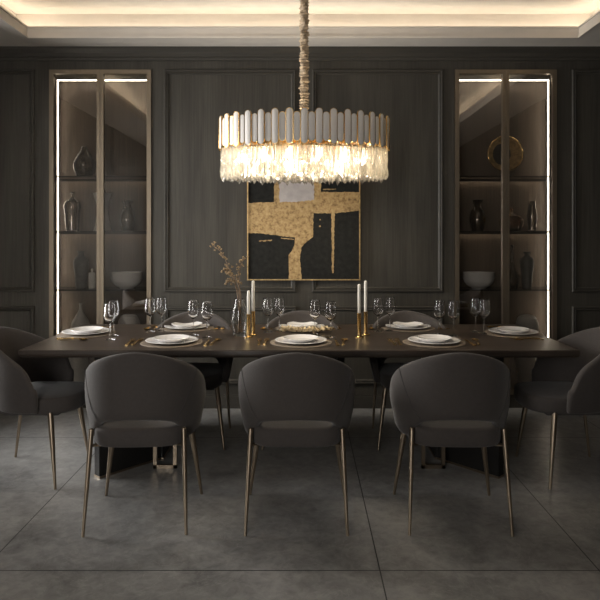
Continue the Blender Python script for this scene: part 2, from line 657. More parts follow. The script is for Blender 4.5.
# ------------------------------------------------------------------ display cabinets
SHELF = (1.940, 1.476, 0.985, 0.505)
NB = 0.33          # depth of the niche


def cabinet(s, label):
    t = thing('display_cabinet', label, 'cabinet', (s * (CX0 + CX1) / 2, 0, CZ0), 0, 'built-in glass display cabinets')
    ox, oz = t.location.x, CZ0

    def bx_(b, x0, x1, y0, y1, z0, z1):
        # x measured from the middle of the room on this side
        a, c = sorted((s * x0 - ox, s * x1 - ox))
        b.box(a, c, y0, y1, z0 - oz, z1 - oz)
    i0, i1 = CX0 - 0.06, CX1 + 0.072
    b = MB()
    bx_(b, i0, i1, NB, NB + 0.015, CZ0, CZ1 + 0.012)
    b.build('back_panel', M['cabinet'], t, smooth=False)
    for (x0, x1) in ((i0 - 0.014, i0), (i1, i1 + 0.014)):
        b = MB()
        bx_(b, x0, x1, 0.032, NB, CZ0, CZ1 + 0.012)
        b.build('side_panel', M['cabinet'], t, smooth=False)
    b = MB()
    bx_(b, i0, i1, 0.032, NB, CZ1 + 0.012, CZ1 + 0.03)
    b.build('top_panel', M['cabinet'], t, smooth=False)
    b = MB()
    bx_(b, i0, i1, 0.032, NB, CZ0 - 0.02, CZ0)
    b.build('bottom_panel', M['cabinet'], t, smooth=False)
    for z in SHELF:
        b = MB()
        bx_(b, i0, i1, 0.045, NB - 0.002, z - 0.014, z)
        if z > 1.2:
            bx_(b, i0, i1, NB - 0.052, NB - 0.046, z - 0.026, z - 0.014)
        sh = b.build('shelf', M['smoked'], t, smooth=False)
        if z > 1.2:
            b = MB()
            bx_(b, i0 + 0.03, i1 - 0.06, NB - 0.040, NB - 0.028, z - 0.018, z - 0.0142)
            b.build('light_strip', M['led_soft'], sh, smooth=False)
    # light strips standing clear of the back corner: upright lengths between the shelves, one along the top
    cuts = [CZ0] + sorted(SHELF) + [CZ1 + 0.008]
    for k in range(5):
        z0, z1 = cuts[k] + 0.002, cuts[k + 1] - (0.016 if k < 4 else 0.022)
        b = MB()
        bx_(b, i1 - 0.0435, i1 - 0.039, NB - 0.075, NB - 0.062, z0, z1)
        ls = b.build('light_strip', M['led'], t, smooth=False)
        b = MB()
        bx_(b, i1 - 0.0385, i1 - 0.034, NB - 0.095, NB - 0.045, z0, z1)
        b.build('light_shield', M['smoked'], ls, smooth=False)  # fin added to keep the strip's light off the side panel
    b = MB()
    bx_(b, i0 + 0.02, i1 - 0.040, NB - 0.075, NB - 0.062, 2.7945, 2.7982)
    ls = b.build('light_strip', M['led'], t, smooth=False)
    b = MB()
    bx_(b, i0 + 0.01, i1 - 0.030, NB - 0.095, NB - 0.045, 2.799, 2.803)
    b.build('light_shield', M['smoked'], ls, smooth=False)  # added fin, blocks the strip's light from the top panel
    # two framed glass doors
    mid = (CX0 + CX1) / 2 + 0.0
    for (x0, x1, a0, a1) in ((CX0 + 0.003, mid - 0.0015, 0.036, 0.027), (mid + 0.0015, CX1 - 0.003, 0.027, 0.036)):
        b = MB()
        z0, z1 = CZ0 + 0.003, CZ1 - 0.003
        bx_(b, x0, x0 + a0, -0.012, 0.026, z0, z1)
        bx_(b, x1 - a1, x1, -0.012, 0.026, z0, z1)
        bx_(b, x0 + a0, x1 - a1, -0.012, 0.026, z1 - 0.034, z1)
        bx_(b, x0 + a0, x1 - a1, -0.012, 0.026, z0, z0 + 0.05)
        d = b.build('door', M['bronze_frame'], t, smooth=False)
        b = MB()
        bx_(b, x0 + a0 - 0.004, x1 - a1 + 0.004, 0.004, 0.009, z0 + 0.046, z1 - 0.030)
        b.build('glass_pane', M['pane'], d, smooth=False)
    return t


cabinet(-1, 'tall bronze framed glass cabinet holding the white flared vase')
cabinet(1, 'tall bronze framed glass cabinet holding the gold disc')

DS = CAMD + 0.185             # depth at which shelf pieces stand
SS = F / DS


def sx(px):
    return (px - VX) / SS


def vase(name, px, z, outer, label, m, cat='vase', wall=0.004, n=36, wave=None, solid=False, y=0.185, group=None, sx_=1.0):
    """thin-walled lathed vessel: outer profile (r, z) bottom to top, an inner wall following it"""
    o = catmull(outer, 5)
    o = [(max(0.001, r), zz) for r, zz in o]
    prof = [(0.0005, 0.0)] + o
    if not solid:
        top = o[-1]
        inner = [(max(0.0015, r - wall), zz) for r, zz in o if zz > 0.012]
        prof = prof + [(top[0] - wall * 0.5, top[1] + wall * 0.4)] + list(reversed(inner)) + [(0.0005, 0.010)]
    b = MB().lathe(prof, n, cap0=False, cap1=False, wave=wave, sx=sx_)
    ob = b.build(name, m, None, smooth=60, loc=(sx(px), y, z))
    return tag(ob, label, cat, group)


Z1, Z2, Z3, Z4 = SHELF
ZB = CZ0
# cabinet with the white flared vase
vase('glass_vase', 84.5, Z1, [(0.060, 0), (0.072, 0.02), (0.094, 0.085), (0.090, 0.125), (0.060, 0.19), (0.032, 0.235), (0.030, 0.262)],
     'dark glass teardrop vase alone on the top shelf of the white vase cabinet', M['smoke_glass'])
vase('glass_bottle', 72.5, Z2, [(0.056, 0), (0.058, 0.05), (0.062, 0.14), (0.072, 0.20), (0.066, 0.245), (0.035, 0.275), (0.017, 0.288), (0.016, 0.325), (0.019, 0.335)],
     'shouldered glass bottle beside the white flared vase', M['smoke_glass'], 'bottle')
vase('flared_vase', 102.5, Z2, [(0.078, 0), (0.066, 0.04), (0.050, 0.13), (0.046, 0.18), (0.056, 0.25), (0.076, 0.315), (0.082, 0.328)],
     'white waisted ceramic vase behind the middle door posts', M['ceramic'])
vase('glass_carafe', 127.5, Z2, [(0.050, 0), (0.062, 0.05), (0.070, 0.10), (0.056, 0.165), (0.034, 0.21), (0.036, 0.235), (0.052, 0.262)],
     'dark glass carafe with flared mouth, next to the white flared vase', M['smoke_glass'], 'carafe')
vase('ceramic_vase', 81, Z3, [(0.040, 0), (0.046, 0.03), (0.052, 0.12), (0.064, 0.20), (0.056, 0.25), (0.030, 0.277), (0.024, 0.298), (0.034, 0.318)],
     'dark grey ceramic vase beside the small pale canister', M['grey_ceramic'])
vase('canister', 92, Z3, [(0.026, 0), (0.028, 0.01), (0.028, 0.12), (0.020, 0.133), (0.008, 0.138), (0.010, 0.16), (0.004, 0.168)],
     'small pale lidded canister beside dark grey vase', M['ceramic'], 'canister', solid=True)
vase('stoneware_flask', 80.5, Z4, [(0.074, 0), (0.084, 0.06), (0.082, 0.13), (0.070, 0.19), (0.040, 0.24), (0.017, 0.285), (0.012, 0.325), (0.014, 0.345)],
     'pale bottle with a slim neck behind the end plate', M['ceramic'], 'bottle')
vase('ceramic_jar', 129, Z4, [(0.075, 0), (0.092, 0.05), (0.098, 0.13), (0.094, 0.19), (0.070, 0.235), (0.058, 0.243)],
     'white faceted ceramic jar just above the table edge, below the bowls', M['ceramic'], 'jar', n=10)
vase('ceramic_urn', 78, ZB, [(0.055, 0), (0.066, 0.05), (0.075, 0.14), (0.086, 0.22), (0.072, 0.29), (0.058, 0.31), (0.080, 0.345)],
     'pale urn on cabinet floor beside the end chair, under the slim necked bottle', M['ceramic'], 'urn')
# cabinet with the gold disc
t = thing('gold_disc', 'round antique gold disc with an off centre dark opening', 'ornament', (sx(505.5), 0.2, Z1))
b = MB()
rr, zc = 0.150, 0.205
b.box(-0.06, 0.06, -0.04, 0.04, 0, 0.016, 0.003)
b.box(-0.012, 0.012, -0.010, 0.010, 0.016, zc - rr + 0.006)
b.build('stand', M['disc_dark'], t)
b = MB()
n = 64
outer, hole = [], []
for j in range(n):
    a = 2 * math.pi * j / n
    outer.append((rr * math.cos(a), rr * math.sin(a)))
    hole.append((-0.030 + 0.078 * math.cos(a), -0.004 + 0.092 * math.sin(a)))
rings = []
for ring, y in ((outer, -0.012), (outer, 0.012), (hole, 0.012), (hole, -0.012), (outer, -0.012)):
    rings.append([(p[0], y, zc + p[1]) for p in ring])
b.rings(rings)
b.build('disc', M['disc'], t)
b = MB().rings([[(0.985 * hole[j][0] - 0.0005, y, zc + 0.985 * hole[j][1]) for j in range(n)] for y in (-0.004, 0.006)], True, True)
b.build('dark_inlay', M['disc_dark'], t)
b = MB()
b.tube([(rr * math.cos(2 * math.pi * j / 64), -0.012, zc + rr * math.sin(2 * math.pi * j / 64)) for j in range(65)], 0.006, 8, False)
b.build('rim', M['gold'], t)
vase('glass_vase', 477.5, Z2, [(0.046, 0), (0.058, 0.04), (0.070, 0.10), (0.058, 0.165), (0.034, 0.205), (0.030, 0.225), (0.048, 0.268)],
     'dark glass vase with flared mouth, directly above the bowls of the gold disc cabinet', M['smoke_glass'])
vase('amber_bottle', 511.5, Z2, [(0.060, 0), (0.088, 0.035), (0.098, 0.08), (0.080, 0.125), (0.036, 0.15), (0.014, 0.168), (0.012, 0.20), (0.016, 0.207)],
     'squat amber glass bottle with ribbed belly under the gold disc', M['amber_glass'], 'bottle', wave=lambda a, z: 1 + 0.05 * abs(math.sin(4 * a)))
vase('slim_glass_bottle', 532, Z2, [(0.034, 0), (0.036, 0.04), (0.042, 0.12), (0.034, 0.19), (0.026, 0.235), (0.030, 0.255)],
     'slim tall glass vase beside squat amber bottle', M['smoke_glass'])
vase('glass_flute', 512, Z3, [(0.042, 0), (0.056, 0.05), (0.050, 0.11), (0.022, 0.17), (0.012, 0.25), (0.014, 0.37)],
     'tall thin necked glass bottle beside a black vase, behind the door post', M['smoke_glass'], 'bottle')
vase('ceramic_vase', 527, Z3, [(0.036, 0), (0.040, 0.03), (0.046, 0.12), (0.058, 0.20), (0.052, 0.25), (0.026, 0.277), (0.022, 0.292), (0.034, 0.312)],
     'black ceramic vase close to the upright light strip of the gold disc cabinet', M['grey_ceramic'])
vase('glass_jar', 527, Z4, [(0.070, 0), (0.090, 0.05), (0.096, 0.13), (0.090, 0.19), (0.066, 0.235), (0.020, 0.252)],
     'domed pale jar rising behind the end plate by the gold disc cabinet', M['ceramic'], 'jar')
vase('ceramic_urn', 526, ZB, [(0.050, 0), (0.060, 0.05), (0.078, 0.16), (0.092, 0.24), (0.080, 0.29), (0.046, 0.325), (0.042, 0.345), (0.056, 0.365)],
     'pale round shouldered urn under the gold disc cabinet jar, beyond the end chair', M['ceramic'], 'urn')
# bowls stacked on both third shelves, each bowl its own
bw = [(0.060, 0), (0.064, 0.004), (0.100, 0.026), (0.123, 0.056), (0.1265, 0.074), (0.1275, 0.0785), (0.1325, 0.080), (0.1330, 0.085)]
bowl_words = ('lowest', 'second lowest', 'middle', 'second from top', 'topmost')
for (px, side) in ((127, 'white vase'), (478.5, 'gold disc')):
    for i in range(5):
        vase('stacked_bowl', px, Z3 + 0.0005 + i * 0.0125, bw, '%s white bowl of the stack in the %s cabinet' % (bowl_words[i], side), M['white'], 'bowl', wall=0.0022, y=0.18, group='white bowls stacked in the cabinets')

# ------------------------------------------------------------------ painting
PS = F / (CAMD - 0.03)


def pp(px, py):
    return ((px - VX) / PS, EYE - (py - H0) / PS)


x0, zb = pp(247.2, 280.2)
x1, zt = pp(360.2, 160)
cx_, cz_ = (x0 + x1) / 2, zb
pt = thing('painting', 'large abstract painting of gold leaf on charcoal in thin gold frame', 'painting', (cx_, 0, cz_))
b = MB()
w_, h_ = (x1 - x0) / 2, zt - zb
fr = 0.009
b.box(-w_, -w_ + fr, -0.042, -0.002, 0, h_)
b.box(w_ - fr, w_, -0.042, -0.002, 0, h_)
b.box(-w_ + fr, w_ - fr, -0.042, -0.002, 0, fr)
b.box(-w_ + fr, w_ - fr, -0.042, -0.002, h_ - fr, h_)
b.build('frame', M['disc'], pt, smooth=False)
b = MB().box(-w_ + fr, w_ - fr, -0.030, -0.006, fr, h_ - fr)
b.build('canvas', M['canvas'], pt, smooth=False)


def patch(name, pts, m, y=0.0015, rough=0.35):
    """paint patch with a ragged outline, a millimetre or two thick"""
    q = []
    rnd = random.Random(len(pts) * 7 + int(pts[0][0]))
    for i in range(len(pts)):
        a, c = pts[i], pts[(i + 1) % len(pts)]
        L = math.hypot(c[0] - a[0], c[1] - a[1])
        n = max(1, int(L / 1.6))
        for k in range(n):
            t = k / n
            j = rough if 0 < k else 0
            q.append((a[0] + (c[0] - a[0]) * t + rnd.uniform(-j, j), a[1] + (c[1] - a[1]) * t + rnd.uniform(-j, j)))
    lo, hi = x0 + fr + 0.001, x1 - fr - 0.001
    P = []
    for px, py in q:
        X, Zz = pp(px, py)
        P.append((min(hi, max(lo, X)) - cx_, min(zt - fr - 0.001, max(zb + fr + 0.001, Zz)) - cz_))
    b = MB().rings([[(X, yy, Zz) for X, Zz in P] for yy in (-0.030 - y, -0.0295)], True, True)
    b.build(name, m, pt, smooth=False)


patch('gold_leaf', [(247, 203), (279, 202), (279, 150), (321, 150), (321, 192), (361, 192), (361, 210.5), (347, 212), (334.8, 213.2), (334.2, 240), (333.6, 273), (332, 273.2), (331.6, 240), (331.4, 213.4), (313.5, 213),
                    (313, 237), (307, 241.5), (301.5, 247), (300, 258), (301.5, 277), (301.5, 281), (288.8, 281), (288.6, 255), (291, 252), (294, 246), (295, 237.5), (280, 236), (262, 233.5), (247, 233)], M['gold_leaf'])
patch('gold_leaf', [(274, 150), (279.5, 150), (279.5, 204), (274, 204)], M['gold_leaf'], 0.0016)
patch('lilac_patch', [(279.5, 165), (314, 165), (314.2, 200), (300, 201.5), (279.5, 202)], M['lilac'], 0.003, 0.6)
patch('pale_scratch', [(259, 240.5), (272, 239.5), (272, 240.8), (259, 241.6)], M['gold_leaf'], 0.002, 0.5)
patch('pale_scratch', [(281, 237.5), (294, 239), (293.5, 240), (281, 238.6)], M['gold_leaf'], 0.002, 0.3)
patch('gold_dash', [(319.5, 219), (320.8, 219), (320.8, 220.3), (319.5, 220.3)], M['gold_leaf'], 0.002, 0.1)
patch('gold_dash', [(319, 225.5), (320.8, 225.5), (320.8, 227), (319, 227)], M['gold_leaf'], 0.002, 0.1)
patch('gold_dash', [(323, 189), (336, 188.6), (336, 189.6), (323, 190)], M['gold_leaf'], 0.002, 0.3)

# ------------------------------------------------------------------ chandelier
CD = 4.17
CS = F / CD
ch = thing('chandelier', 'oval crystal chandelier of silver panels and glass drops hanging over the table', 'chandelier', (0.008, wy(CD), 1.82))
ZC = 1.82
RX, RY = 0.572, 0.36


def ell(rx, ry, n, off=0.0):
    """n points evenly spaced along an ellipse, with outward angle"""
    N = 2000
    pts = [(rx * math.cos(2 * math.pi * i / N), ry * math.sin(2 * math.pi * i / N)) for i in range(N + 1)]
    cum = [0.0]
    for i in range(N):
        cum.append(cum[-1] + math.hypot(pts[i + 1][0] - pts[i][0], pts[i + 1][1] - pts[i][1]))
    out = []
    j = 0
    for k in range(n):
        tgt = cum[-1] * ((k + off) / n % 1.0)
        j = 0 if tgt < cum[j] else j
        while cum[j + 1] < tgt:
            j += 1
        t = (tgt - cum[j]) / (cum[j + 1] - cum[j])
        x = pts[j][0] + (pts[j + 1][0] - pts[j][0]) * t
        y = pts[j][1] + (pts[j + 1][1] - pts[j][1]) * t
        out.append((x, y, math.atan2(y / ry ** 2, x / rx ** 2)))
    return out


def ring_band(b, rx, ry, th, z0, z1, n=96):
    rings = []
    for r, z in ((0, z0), (0, z1), (-th, z1), (-th, z0), (0, z0)):
        rings.append([((rx + r) * math.cos(2 * math.pi * j / n), (ry + r) * math.sin(2 * math.pi * j / n), z) for j in range(n)])
    b.rings(rings)


def capsule(w, z0, z1, n=10):
    p = []
    r = w / 2
    for j in range(n + 1):
        a = math.pi + math.pi * j / n
        p.append((r * math.cos(a), z0 + r + r * math.sin(a)))
    for j in range(n + 1):
        a = math.pi * j / n
        p.append((r * math.cos(a), z1 - r + r * math.sin(a)))
    return p


def panel_mesh(w, z0, z1, name):
    b = MB()
    o, i = capsule(w, z0, z1), capsule(w - 0.006, z0 + 0.003, z1 - 0.003)
    # local: x along the band, y outward
    b.rings([[(p[0], 0, p[1]) for p in o], [(p[0], 0.010, p[1]) for p in o], [(p[0], 0.010, p[1]) for p in i], [(p[0], 0.008, p[1]) for p in i]], True, False)
    b.cur = 1
    b.rings([[(p[0], 0.008, p[1]) for p in i], [(p[0], 0.009, p[1]) for p in capsule(w - 0.009, z0 + 0.0045, z1 - 0.0045)]], False, True)
    return b.mesh(name, [M['gold'], M['panel_face']])


PZ0, PZ1 = 2.003 - ZC, 2.226 - ZC
meshA = panel_mesh(0.047, PZ0, PZ1, 'shade_panel')
meshB = panel_mesh(0.046, PZ0 + 0.016, PZ1 - 0.022, 'shade_panel')
pos = ell(RX - 0.01, RY - 0.01, 64)
for i, (x, y, a) in enumerate(pos):
    o = bpy.data.objects.new('shade_panel', meshA if i % 2 == 0 else meshB)
    col.objects.link(o)
    o.parent = ch
    off = 0.0 if i % 2 == 0 else -0.006
    o.location = (x + off * math.cos(a), y + off * math.sin(a), 0)
    o.rotation_euler = (0, 0, a - math.pi / 2)
b = MB()
ring_band(b, RX - 0.012, RY - 0.012, 0.006, PZ0 + 0.026, PZ0 + 0.05)
ring_band(b, RX - 0.018, RY - 0.018, 0.006, PZ1 - 0.05, PZ1 - 0.03)
b.build('gold_band', M['gold'], ch)
b = MB()
for k in range(4):
    a = math.pi * k / 4
    p = Vector(((RX - 0.02) * math.cos(a), (RY - 0.02) * math.sin(a), PZ1 - 0.04))
    b.tube([p, Vector((-p.x, -p.y, p.z))], 0.007, 8)
for rx, ry in ((0.50, 0.30), (0.36, 0.2)):
    ring_band(b, rx, ry, 0.02, PZ0 - 0.004, PZ0 + 0.008)
for k in range(6):
    a = 2 * math.pi * (k + 0.5) / 6
    b.tube([(0.5 * math.cos(a), 0.3 * math.sin(a), PZ0), (0.5 * math.cos(a), 0.3 * math.sin(a), PZ1 - 0.04)], 0.004, 6)
    b.tube([(0.0, 0.0, PZ1 - 0.04), (0.36 * math.cos(a), 0.2 * math.sin(a), PZ0)], 0.004, 6)
b.lathe([(0.03, PZ1 - 0.06), (0.05, PZ1 - 0.045), (0.05, PZ1 - 0.03), (0.02, PZ1 + 0.02), (0.012, PZ1 + 0.05)], 20)
b.build('inner_frame', M['gold'], ch)
# pleated fabric sleeve over the chain
b = MB()
prof = []
N = 150
z0s, z1s = PZ1 + 0.02, TRAY - ZC - 0.03
rnd = random.Random(3)
for i in range(N + 1):
    z = z0s + (z1s - z0s) * i / N
    r = 0.027 + 0.0045 * math.sin(i * 2.05) + 0.003 * math.sin(i * 0.9 + 1) + rnd.uniform(-0.0015, 0.0015)
    prof.append((r, z))
b.lathe(prof, 18, wave=lambda a, z: 1 + 0.14 * math.sin(3 * a + z * 60) + 0.07 * math.sin(5 * a - z * 95))
b.build('chain_sleeve', M['sleeve'], ch)
b = MB().lathe([(0.075, TRAY - ZC - 0.001), (0.075, TRAY - ZC - 0.022), (0.06, TRAY - ZC - 0.034), (0.015, TRAY - ZC - 0.038)], 28)
b.build('ceiling_rose', M['gold'], ch)


# crystals: faceted drops, hung in rings
def drop_mesh(b, L, r, c=(0, 0, 0), rot=0.0, n=6, q=0.5):
    """two strung facets: a slim prism above, a pointed leaf drop below"""
    m = L * q
    for prof in ([(0.0012, 0), (r * 0.62, -0.010), (r * 0.80, -m * 0.6), (r * 0.5, -m * 0.93), (0.001, -m)],
                 [(0.001, -m - 0.001), (r * 0.6, -m - L * 0.08), (r * 1.08, -m - (L - m) * 0.52), (r * 0.85, -m - (L - m) * 0.82), (0.001, -L)]):
        rings = []
        for rr, z in prof:
            rings.append([(c[0] + rr * math.cos(rot + 2 * math.pi * j / n), c[1] + rr * 0.6 * math.sin(rot + 2 * math.pi * j / n), c[2] + z) for j in range(n)])
        b.rings(rings, True, True)


LEN = (0.215, 0.200, 0.208)
dm = []
for k, L in enumerate(LEN):
    b = MB()
    drop_mesh(b, L, 0.0155, q=(0.5, 0.62, 0.38)[k])
    dm.append(b.mesh('crystal_drop', M['crystal'], smooth=False))
shown = []
for i, (x, y, a) in enumerate(ell(RX - 0.022, RY - 0.022, 92)):
    shown.append((x, y, a, PZ0 + 0.022 - 0.012 * (i % 2), i % 3))
shown2 = []
for i, (x, y, a) in enumerate(ell(RX - 0.052, RY - 0.052, 84, 0.5)):
    shown2.append((x, y, a, PZ0 + 0.020, (i + 1) % 3))
rest = []
order = sorted(shown + shown2, key=lambda q: q[1])
for q in order[:100]:
    o = bpy.data.objects.new('crystal_drop', dm[q[4]])
    col.objects.link(o)
    o.parent = ch
    o.location = (q[0], q[1], q[3])
    o.rotation_euler = (0, 0, q[2] + rnd.uniform(-0.5, 0.5))
b = MB()
for q in order[100:]:
    drop_mesh(b, LEN[q[4]], 0.0155, (q[0], q[1], q[3]), q[2] + rnd.uniform(-0.5, 0.5), q=(0.5, 0.62, 0.38)[q[4]])
for rx, ry, n in ((0.49, 0.28, 60), (0.35, 0.19, 40), (0.2, 0.1, 22)):
    for i, (x, y, a) in enumerate(ell(rx, ry, n)):
        drop_mesh(b, 0.19 - 0.02 * (i % 2), 0.014, (x, y, PZ0 - 0.002), a)
o = b.build('crystal_drop', M['crystal'], ch, smooth=False)
o['kind'] = 'stuff'
# bulbs and their light
for i, (x, y, a) in enumerate(ell(0.43, 0.245, 12, 0.5)):
    b = MB()
    b.lathe([(0.004, 0.03), (0.011, 0.02), (0.012, -0.02), (0.007, -0.045), (0.001, -0.055)], 10)
    b.build('bulb', M['bulb'], ch, loc=(x, y, PZ0 - 0.035))
    if i % 2 == 0:
        pl = bpy.data.lights.new('bulb_light', 'POINT')
        pl.energy = BULB_W
        pl.color = (1.0, 0.87, 0.68)
        pl.shadow_soft_size = 0.03
        po = bpy.data.objects.new('bulb_light', pl)
        col.objects.link(po)
        po.parent = ch
        po.location = (x * 0.86, y * 0.8, PZ0 - 0.12)

# ------------------------------------------------------------------ dining table
TZ, TH = 0.765, 0.046
TX0, TX1, TY0, TY1 = -1.669, 1.622, wy(3.63), wy(4.70)
tb = thing('dining_table', 'long dark walnut dining table set for eight', 'table', ((TX0 + TX1) / 2, (TY0 + TY1) / 2, 0))
hx, hy = (TX1 - TX0) / 2, (TY1 - TY0) / 2
b = MB()
rings = []
for z, k in ((TZ - TH, 0.016), (TZ - TH + 0.012, 0.002), (TZ - TH + 0.022, 0.0), (TZ - 0.004, 0.0), (TZ - 0.0005, 0.003), (TZ, 0.006)):
    rings.append([(-hx + k, -hy + k, z), (hx - k, -hy + k, z), (hx - k, hy - k, z), (-hx + k, hy - k, z)])
b.rings(rings, True, True)
b.build('tabletop', M['table'], tb, smooth=False)


def slab(b, p, q, th, z0, z1):
    d = Vector((q[0] - p[0], q[1] - p[1], 0)).normalized()
    nn = Vector((-d.y, d.x, 0)) * th / 2
    ring = [Vector((*p, 0)) + nn, Vector((*q, 0)) + nn, Vector((*q, 0)) - nn, Vector((*p, 0)) - nn]
    b.rings([[(v.x, v.y, z) for v in ring] for z in (z0, z1)], True, True)


for s in (-1, 1):
    # local coordinates, x outward
    out_x, in_x = s * 1.20, s * 0.90
    fy = -hy + 0.05
    b = MB()
    slab(b, (out_x, fy), (in_x, fy + 0.33), 0.055, 0.012, TZ - TH)
    slab(b, (out_x, -fy), (in_x, -fy - 0.33), 0.055, 0.012, TZ - TH)
    slab(b, (in_x, fy + 0.30), (in_x, -fy - 0.30), 0.05, 0.012, TZ - TH)
    ped = b.build('pedestal', M['table_base'], tb, smooth=False)
    b = MB()
    slab(b, (out_x, fy), (in_x, fy + 0.33), 0.062, 0.0, 0.013)
    slab(b, (out_x, -fy), (in_x, -fy - 0.33), 0.062, 0.0, 0.013)
    slab(b, (in_x, fy + 0.30), (in_x, -fy - 0.30), 0.057, 0.0, 0.013)
    b.build('bronze_foot', M['bronze'], ped, smooth=False)
    # open bronze frame on the inner side
    b = MB()
    xa, xb = sorted((s * 0.90, s * 0.755))
    for yy in (fy + 0.14,):
        b.box(xa, xa + 0.022, yy, yy + 0.022, 0, TZ - TH)
        b.box(xb - 0.022, xb, yy, yy + 0.022, 0, TZ - TH)
        b.box(xa, xb, yy, yy + 0.022, 0.0, 0.022)
        b.box(xa, xb, yy, yy + 0.022, 0.19, 0.208)
    b.build('bronze_frame', M['bronze'], tb, smooth=False)


# ------------------------------------------------------------------ chairs
def make_chair():
    t = thing('dining_chair', '', 'chair', (0, 0, 0), 0, 'charcoal upholstered dining chairs around the table')
    RXs, RYs, TH_ = 0.303, 0.315, 0.050
    arc = 0.5 * math.pi * 0.5 * (RXs + RYs)
    arm = 0.060
    S = arc + arm

    def plan(u, r):
        """u in [-1, 1] along the wrap, r inset from the outer face"""
        d = abs(u) * S
        s = 1 if u >= 0 else -1
        if d <= arc:
            a = d / arc * math.pi / 2
            # slightly squared barrel
            ca, sa = math.cos(a), math.sin(a)
            k = 1.0 / (abs(ca) ** 2.15 + abs(sa) ** 2.15) ** (1 / 2.15)
            return s * (RXs * k - r) * sa, -(RYs * k - r) * ca
        return s * (RXs - r), d - arc

    def top(u):
        d = abs(u) * S
        h = 0.655 + 0.225 * (1 - (d / S) ** 1.75)
        e = S - d
        rc = 0.09
        if e < rc:
            h -= 0.085 * (1 - math.sqrt(max(0, 1 - ((rc - e) / rc) ** 2)))
        return h

    def bot(u):
        a = abs(u) * S
        return 0.490 + 0.060 * math.sqrt(1 - (a / 0.24) ** 2) if a < 0.24 else 0.490 - 0.068 * smooth(0.23, 0.34, a)

    us = [-1 + 2 * i / 56 for i in range(57)]
    rings = []
    for u in us:
        zt_, zb_ = top(u), bot(u)
        ring = []

        def P(r, z):
            f = (z - 0.42) / 0.45
            inset = 0.030 * (1 - smooth(0.0, 0.42, f)) - 0.004 * f
            x, y = plan(u, r + inset)
            ring.append((x, y, z))
        hh = zt_ - zb_
        for q in (0.03, 0.2, 0.4, 0.6, 0.8):
            P(0, zb_ + hh * q)
        P(0.002, zt_ - 0.022)
        P(0.010, zt_ - 0.006)
        P(TH_ / 2, zt_)
        P(TH_ - 0.010, zt_ - 0.006)
        P(TH_ - 0.002, zt_ - 0.022)
        for q in (0.8, 0.6, 0.4, 0.2, 0.03):
            P(TH_, zb_ + hh * q)
        P(TH_ * 0.7, zb_ + 0.002)
        P(TH_ * 0.3, zb_ + 0.002)
        rings.append(ring)
    # soft rounded front ends
    for end in (0, -1):
        r0 = rings[end]
        c = Vector((sum(p[0] for p in r0), sum(p[1] for p in r0), sum(p[2] for p in r0))) / len(r0)
        extra = []
        for k, dy in ((0.86, 0.012), (0.5, 0.020)):
            extra.append([(c.x + (p[0] - c.x) * k, p[1] + dy, c.z + (p[2] - c.z) * (1 - (1 - k) * 0.16)) for p in r0])
        if end == 0:
            rings = extra[::-1] + rings
        else:
            rings = rings + extra
    b = MB().rings(rings, True, True)
    bk = b.build('backrest', M['fabric'], t, smooth=70, sub=1)
    # curved seam on each side of the back
    for s in (-1, 1):
        b = MB()
        pts = []
        for i in range(17):
            q = i / 16
            z = (top(s * (0.62 - 0.24 * q)) - 0.012) * (1 - q) + (bot(s * (0.62 - 0.24 * q)) + 0.02) * q
            u = s * (0.62 - 0.24 * q)
            f = (z - 0.42) / 0.45
            inset = 0.030 * (1 - smooth(0.0, 0.42, f)) - 0.004 * f
            x, y = plan(u, inset - 0.0004)
            pts.append((x, y, z))
        b.tube(pts, 0.0017, 6)
        b.build('seam', M['piping'], bk)
    # seat cushion
    b = MB()
    rings = []
    n = 56

    def sq(hx_, hyf, hyr, z, dome=0.0):
        ring = []
        for j in range(n):
            a = 2 * math.pi * j / n
            ca, sa = math.cos(a), math.sin(a)
            e_ = 3.0 if sa > 0 else 4.2
            k = 1.0 / (abs(ca) ** e_ + abs(sa) ** e_) ** (1 / e_)
            ring.append((hx_ * k * ca, (hyf if sa > 0 else hyr) * k * sa, z))
        return ring
    for (k, z) in ((0.92, 0.408), (0.97, 0.411), (0.99, 0.420), (1.0, 0.435), (1.0, 0.470), (0.992, 0.488), (0.97, 0.497), (0.90, 0.501), (0.5, 0.505), (0.1, 0.506)):
        rings.append(sq(0.234 * k, 0.262 * k, 0.262 * k, z))
    b.rings(rings, True, True)
    b.build('seat', M['fabric'], t, smooth=70)
    # four tapered legs, rear pair standing outside the shell
    for (tx, ty, tz, fx, fy, r0, r1) in ((0.2235, -0.222, 0.492, 0.2445, -0.290, 0.0125, 0.0075), (0.205, 0.130, 0.418, 0.262, 0.182, 0.0165, 0.0075)):
        for s in (-1, 1):
            b = MB()
            pts, rd = [], []
            for i in range(9):
                q = i / 8
                pts.append((s * (fx + (tx - fx) * q), fy + (ty - fy) * q, tz * q + 0.0))
                rd.append(r1 + (r0 - r1) * min(1, q * 1.3))
            pts.append((s * tx, ty, tz + 0.004))
            rd.append(r0 * 0.5)
            b.tube(pts, rd, 12)
            lg = b.build('leg', M['bronze'], t)
            if ty < 0:
                b = MB()
                b.tube([(s * 0.224, -0.232, 0.413), (s * 0.19, -0.14, 0.408)], 0.006, 8)
                b.tube([(s * 0.226, -0.233, 0.413), (s * 0.16, -0.19, 0.405)], 0.005, 8)
                b.build('bracket', M['bronze'], lg)
    b = MB()
    b.box(-0.19, 0.19, -0.19, 0.17, 0.396, 0.409, 0.004)
    b.build('seat_pan', M['piping'], t)
    return t


